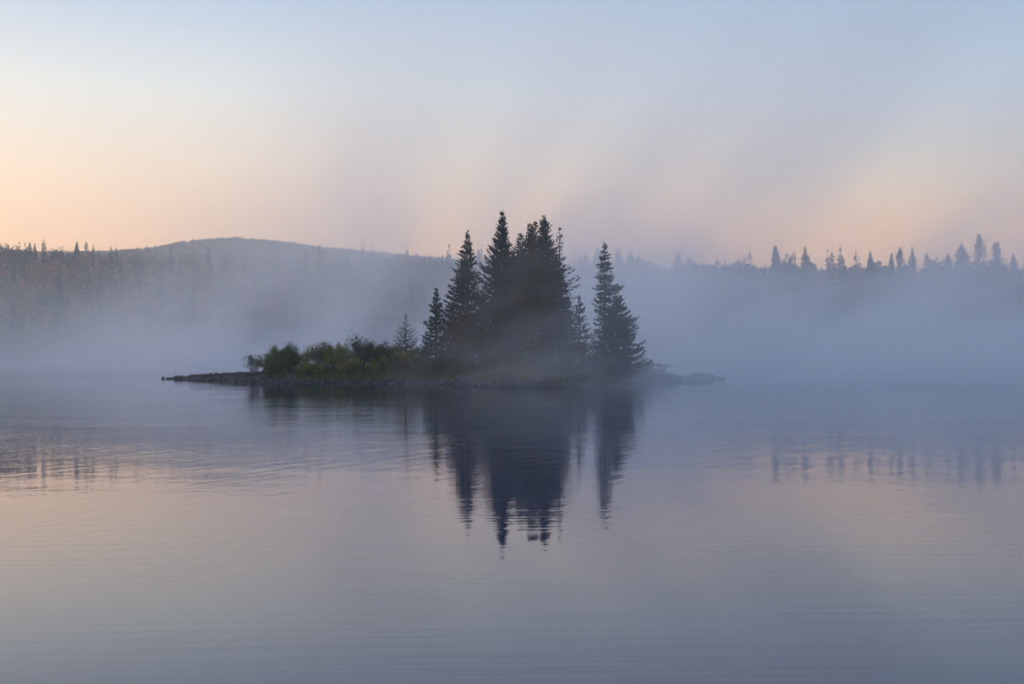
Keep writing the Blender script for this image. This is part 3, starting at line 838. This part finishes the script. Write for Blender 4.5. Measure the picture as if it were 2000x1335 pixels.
def noise3(t, x, y, z, detail=2.0, rough=0.5):
    c = nd(t, 'ShaderNodeCombineXYZ'); lk(t, x, c.inputs[0]); lk(t, y, c.inputs[1]); lk(t, z, c.inputs[2])
    n = nd(t, 'ShaderNodeTexNoise', i_Scale=1.0, i_Detail=detail, i_Roughness=rough)
    lk(t, c.outputs[0], n.inputs['Vector'])
    return n.outputs[0]


# the bank between the island and the far shore, rising and leaning to the east
m, t, v = air_material('mist_bank_air', (0.95, 0.96, 0.99), 0.45)
x, y, z = coords(t)
xs = mth(t, 'MULTIPLY_ADD', z, -0.75, x)                                  # sheared by the drift
along = mth(t, 'ADD', mth(t, 'MULTIPLY', x, 0.62), mth(t, 'MULTIPLY', z, 0.78))
across = mth(t, 'SUBTRACT', mth(t, 'MULTIPLY', x, 0.78), mth(t, 'MULTIPLY', z, 0.62))
n1 = noise3(t, mth(t, 'DIVIDE', across, 17.0), mth(t, 'DIVIDE', y, 170.0), mth(t, 'DIVIDE', along, 34.0), 4.0, 0.6)
low = mth(t, 'EXPONENT', mth(t, 'DIVIDE', z, -6.0))
zt = mth(t, 'MAXIMUM', mth(t, 'SUBTRACT', z, mth(t, 'MULTIPLY', mth(t, 'SUBTRACT', n1, 0.5), 46.0)), 0.0)
mid = mth(t, 'EXPONENT', mth(t, 'DIVIDE', zt, -14.0))
plan = mth(t, 'ADD', xs, mth(t, 'MULTIPLY_ADD', y, 0.27, -46.0))           # the bank's western edge runs slantwise over the lake
sideR = sstep(t, mth(t, 'MULTIPLY_ADD', n1, 50.0, plan), -42, -8)
sideL = sstep(t, xs, -30, 60, 0.75, 1.7)
d1 = mth(t, 'MULTIPLY', mth(t, 'MULTIPLY', mth(t, 'MULTIPLY_ADD', sideR, 0.45, 0.55), low), mth(t, 'MULTIPLY', sstep(t, n1, 0.34, 0.62, 0.55, 1.25), 0.013))
d2 = mth(t, 'MULTIPLY', mth(t, 'MULTIPLY', mid, mth(t, 'MULTIPLY_ADD', sideR, 0.86, 0.14)), mth(t, 'MULTIPLY', sstep(t, n1, 0.40, 0.60, 0.08, 1.3), 0.017))
d2 = mth(t, 'MULTIPLY', d2, sideL)
# thin plume drifting up into the sky, its outer edge leaning with the breeze, clear air below it to the east
n2 = noise3(t, mth(t, 'DIVIDE', across, 26.0), mth(t, 'DIVIDE', y, 260.0), mth(t, 'DIVIDE', along, 80.0), 3.0, 0.55)
edge = mth(t, 'ADD', mth(t, 'MULTIPLY_ADD', z, -1.15, x), mth(t, 'MULTIPLY_ADD', n2, 44.0, 74.0))
under = mth(t, 'SUBTRACT', 1.0, mth(t, 'MULTIPLY', sstep(t, x, -22, 40), sstep(t, z, 46, 25)))
d3 = mth(t, 'MULTIPLY', mth(t, 'MULTIPLY', mth(t, 'MULTIPLY', sstep(t, edge, 0, 17), sstep(t, n2, 0.34, 0.66, 0.35, 1.15)), under), 0.0037)
d4 = mth(t, 'MULTIPLY', mth(t, 'EXPONENT', mth(t, 'DIVIDE', z, -30.0)), mth(t, 'MULTIPLY', sstep(t, x, -20, 60), 0.0032))
dens = mth(t, 'ADD', mth(t, 'ADD', mth(t, 'ADD', d1, d2), d3), d4)
fade = mth(t, 'MULTIPLY', mth(t, 'MULTIPLY', sstep(t, y, 155, 190), sstep(t, y, 345, 325)), sstep(t, z, 98, 70))
lk(t, mth(t, 'MULTIPLY', dens, fade), v.inputs['Density'])
bank = box('mist_bank', (-210, 155, 0.02), (230, 345, 98), m)
m.cycles.volume_step_rate = 1.6
tag(bank, 'pale mist bank rising between the island and the far forest', 'mist', kind='stuff')

# low veil that smokes off the water around the island
m, t, v = air_material('mist_veil_air', (0.95, 0.96, 0.99), 0.45)
x, y, z = coords(t)
xs = mth(t, 'MULTIPLY_ADD', z, -0.8, x)
n1 = noise3(t, mth(t, 'DIVIDE', xs, 6.5), mth(t, 'DIVIDE', y, 9.0), mth(t, 'DIVIDE', z, 4.0), 3.0, 0.55)
low = mth(t, 'EXPONENT', mth(t, 'DIVIDE', z, -1.1))
mid = mth(t, 'EXPONENT', mth(t, 'DIVIDE', z, -6.5))
sx = sstep(t, x, -12, 8)
d1 = mth(t, 'MULTIPLY', mth(t, 'MULTIPLY', low, sstep(t, n1, 0.3, 0.7)), 0.045)
d2 = mth(t, 'MULTIPLY', mth(t, 'MULTIPLY', mid, sstep(t, n1, 0.30, 0.68)), 0.050)
fade = mth(t, 'MULTIPLY', mth(t, 'MULTIPLY', sstep(t, y, 92, 118), sstep(t, y, 155, 140)), mth(t, 'MULTIPLY', sx, mth(t, 'MULTIPLY', sstep(t, x, 110, 60), sstep(t, z, 15, 9))))
lk(t, mth(t, 'MULTIPLY', mth(t, 'ADD', d1, d2), fade), v.inputs['Density'])
veil = box('mist_veil', (-14, 88, 0.02), (110, 154.9, 15), m)
m.cycles.volume_step_rate = 1.6
tag(veil, 'bluish veil of low mist smoking off the water around the island', 'mist', kind='stuff')
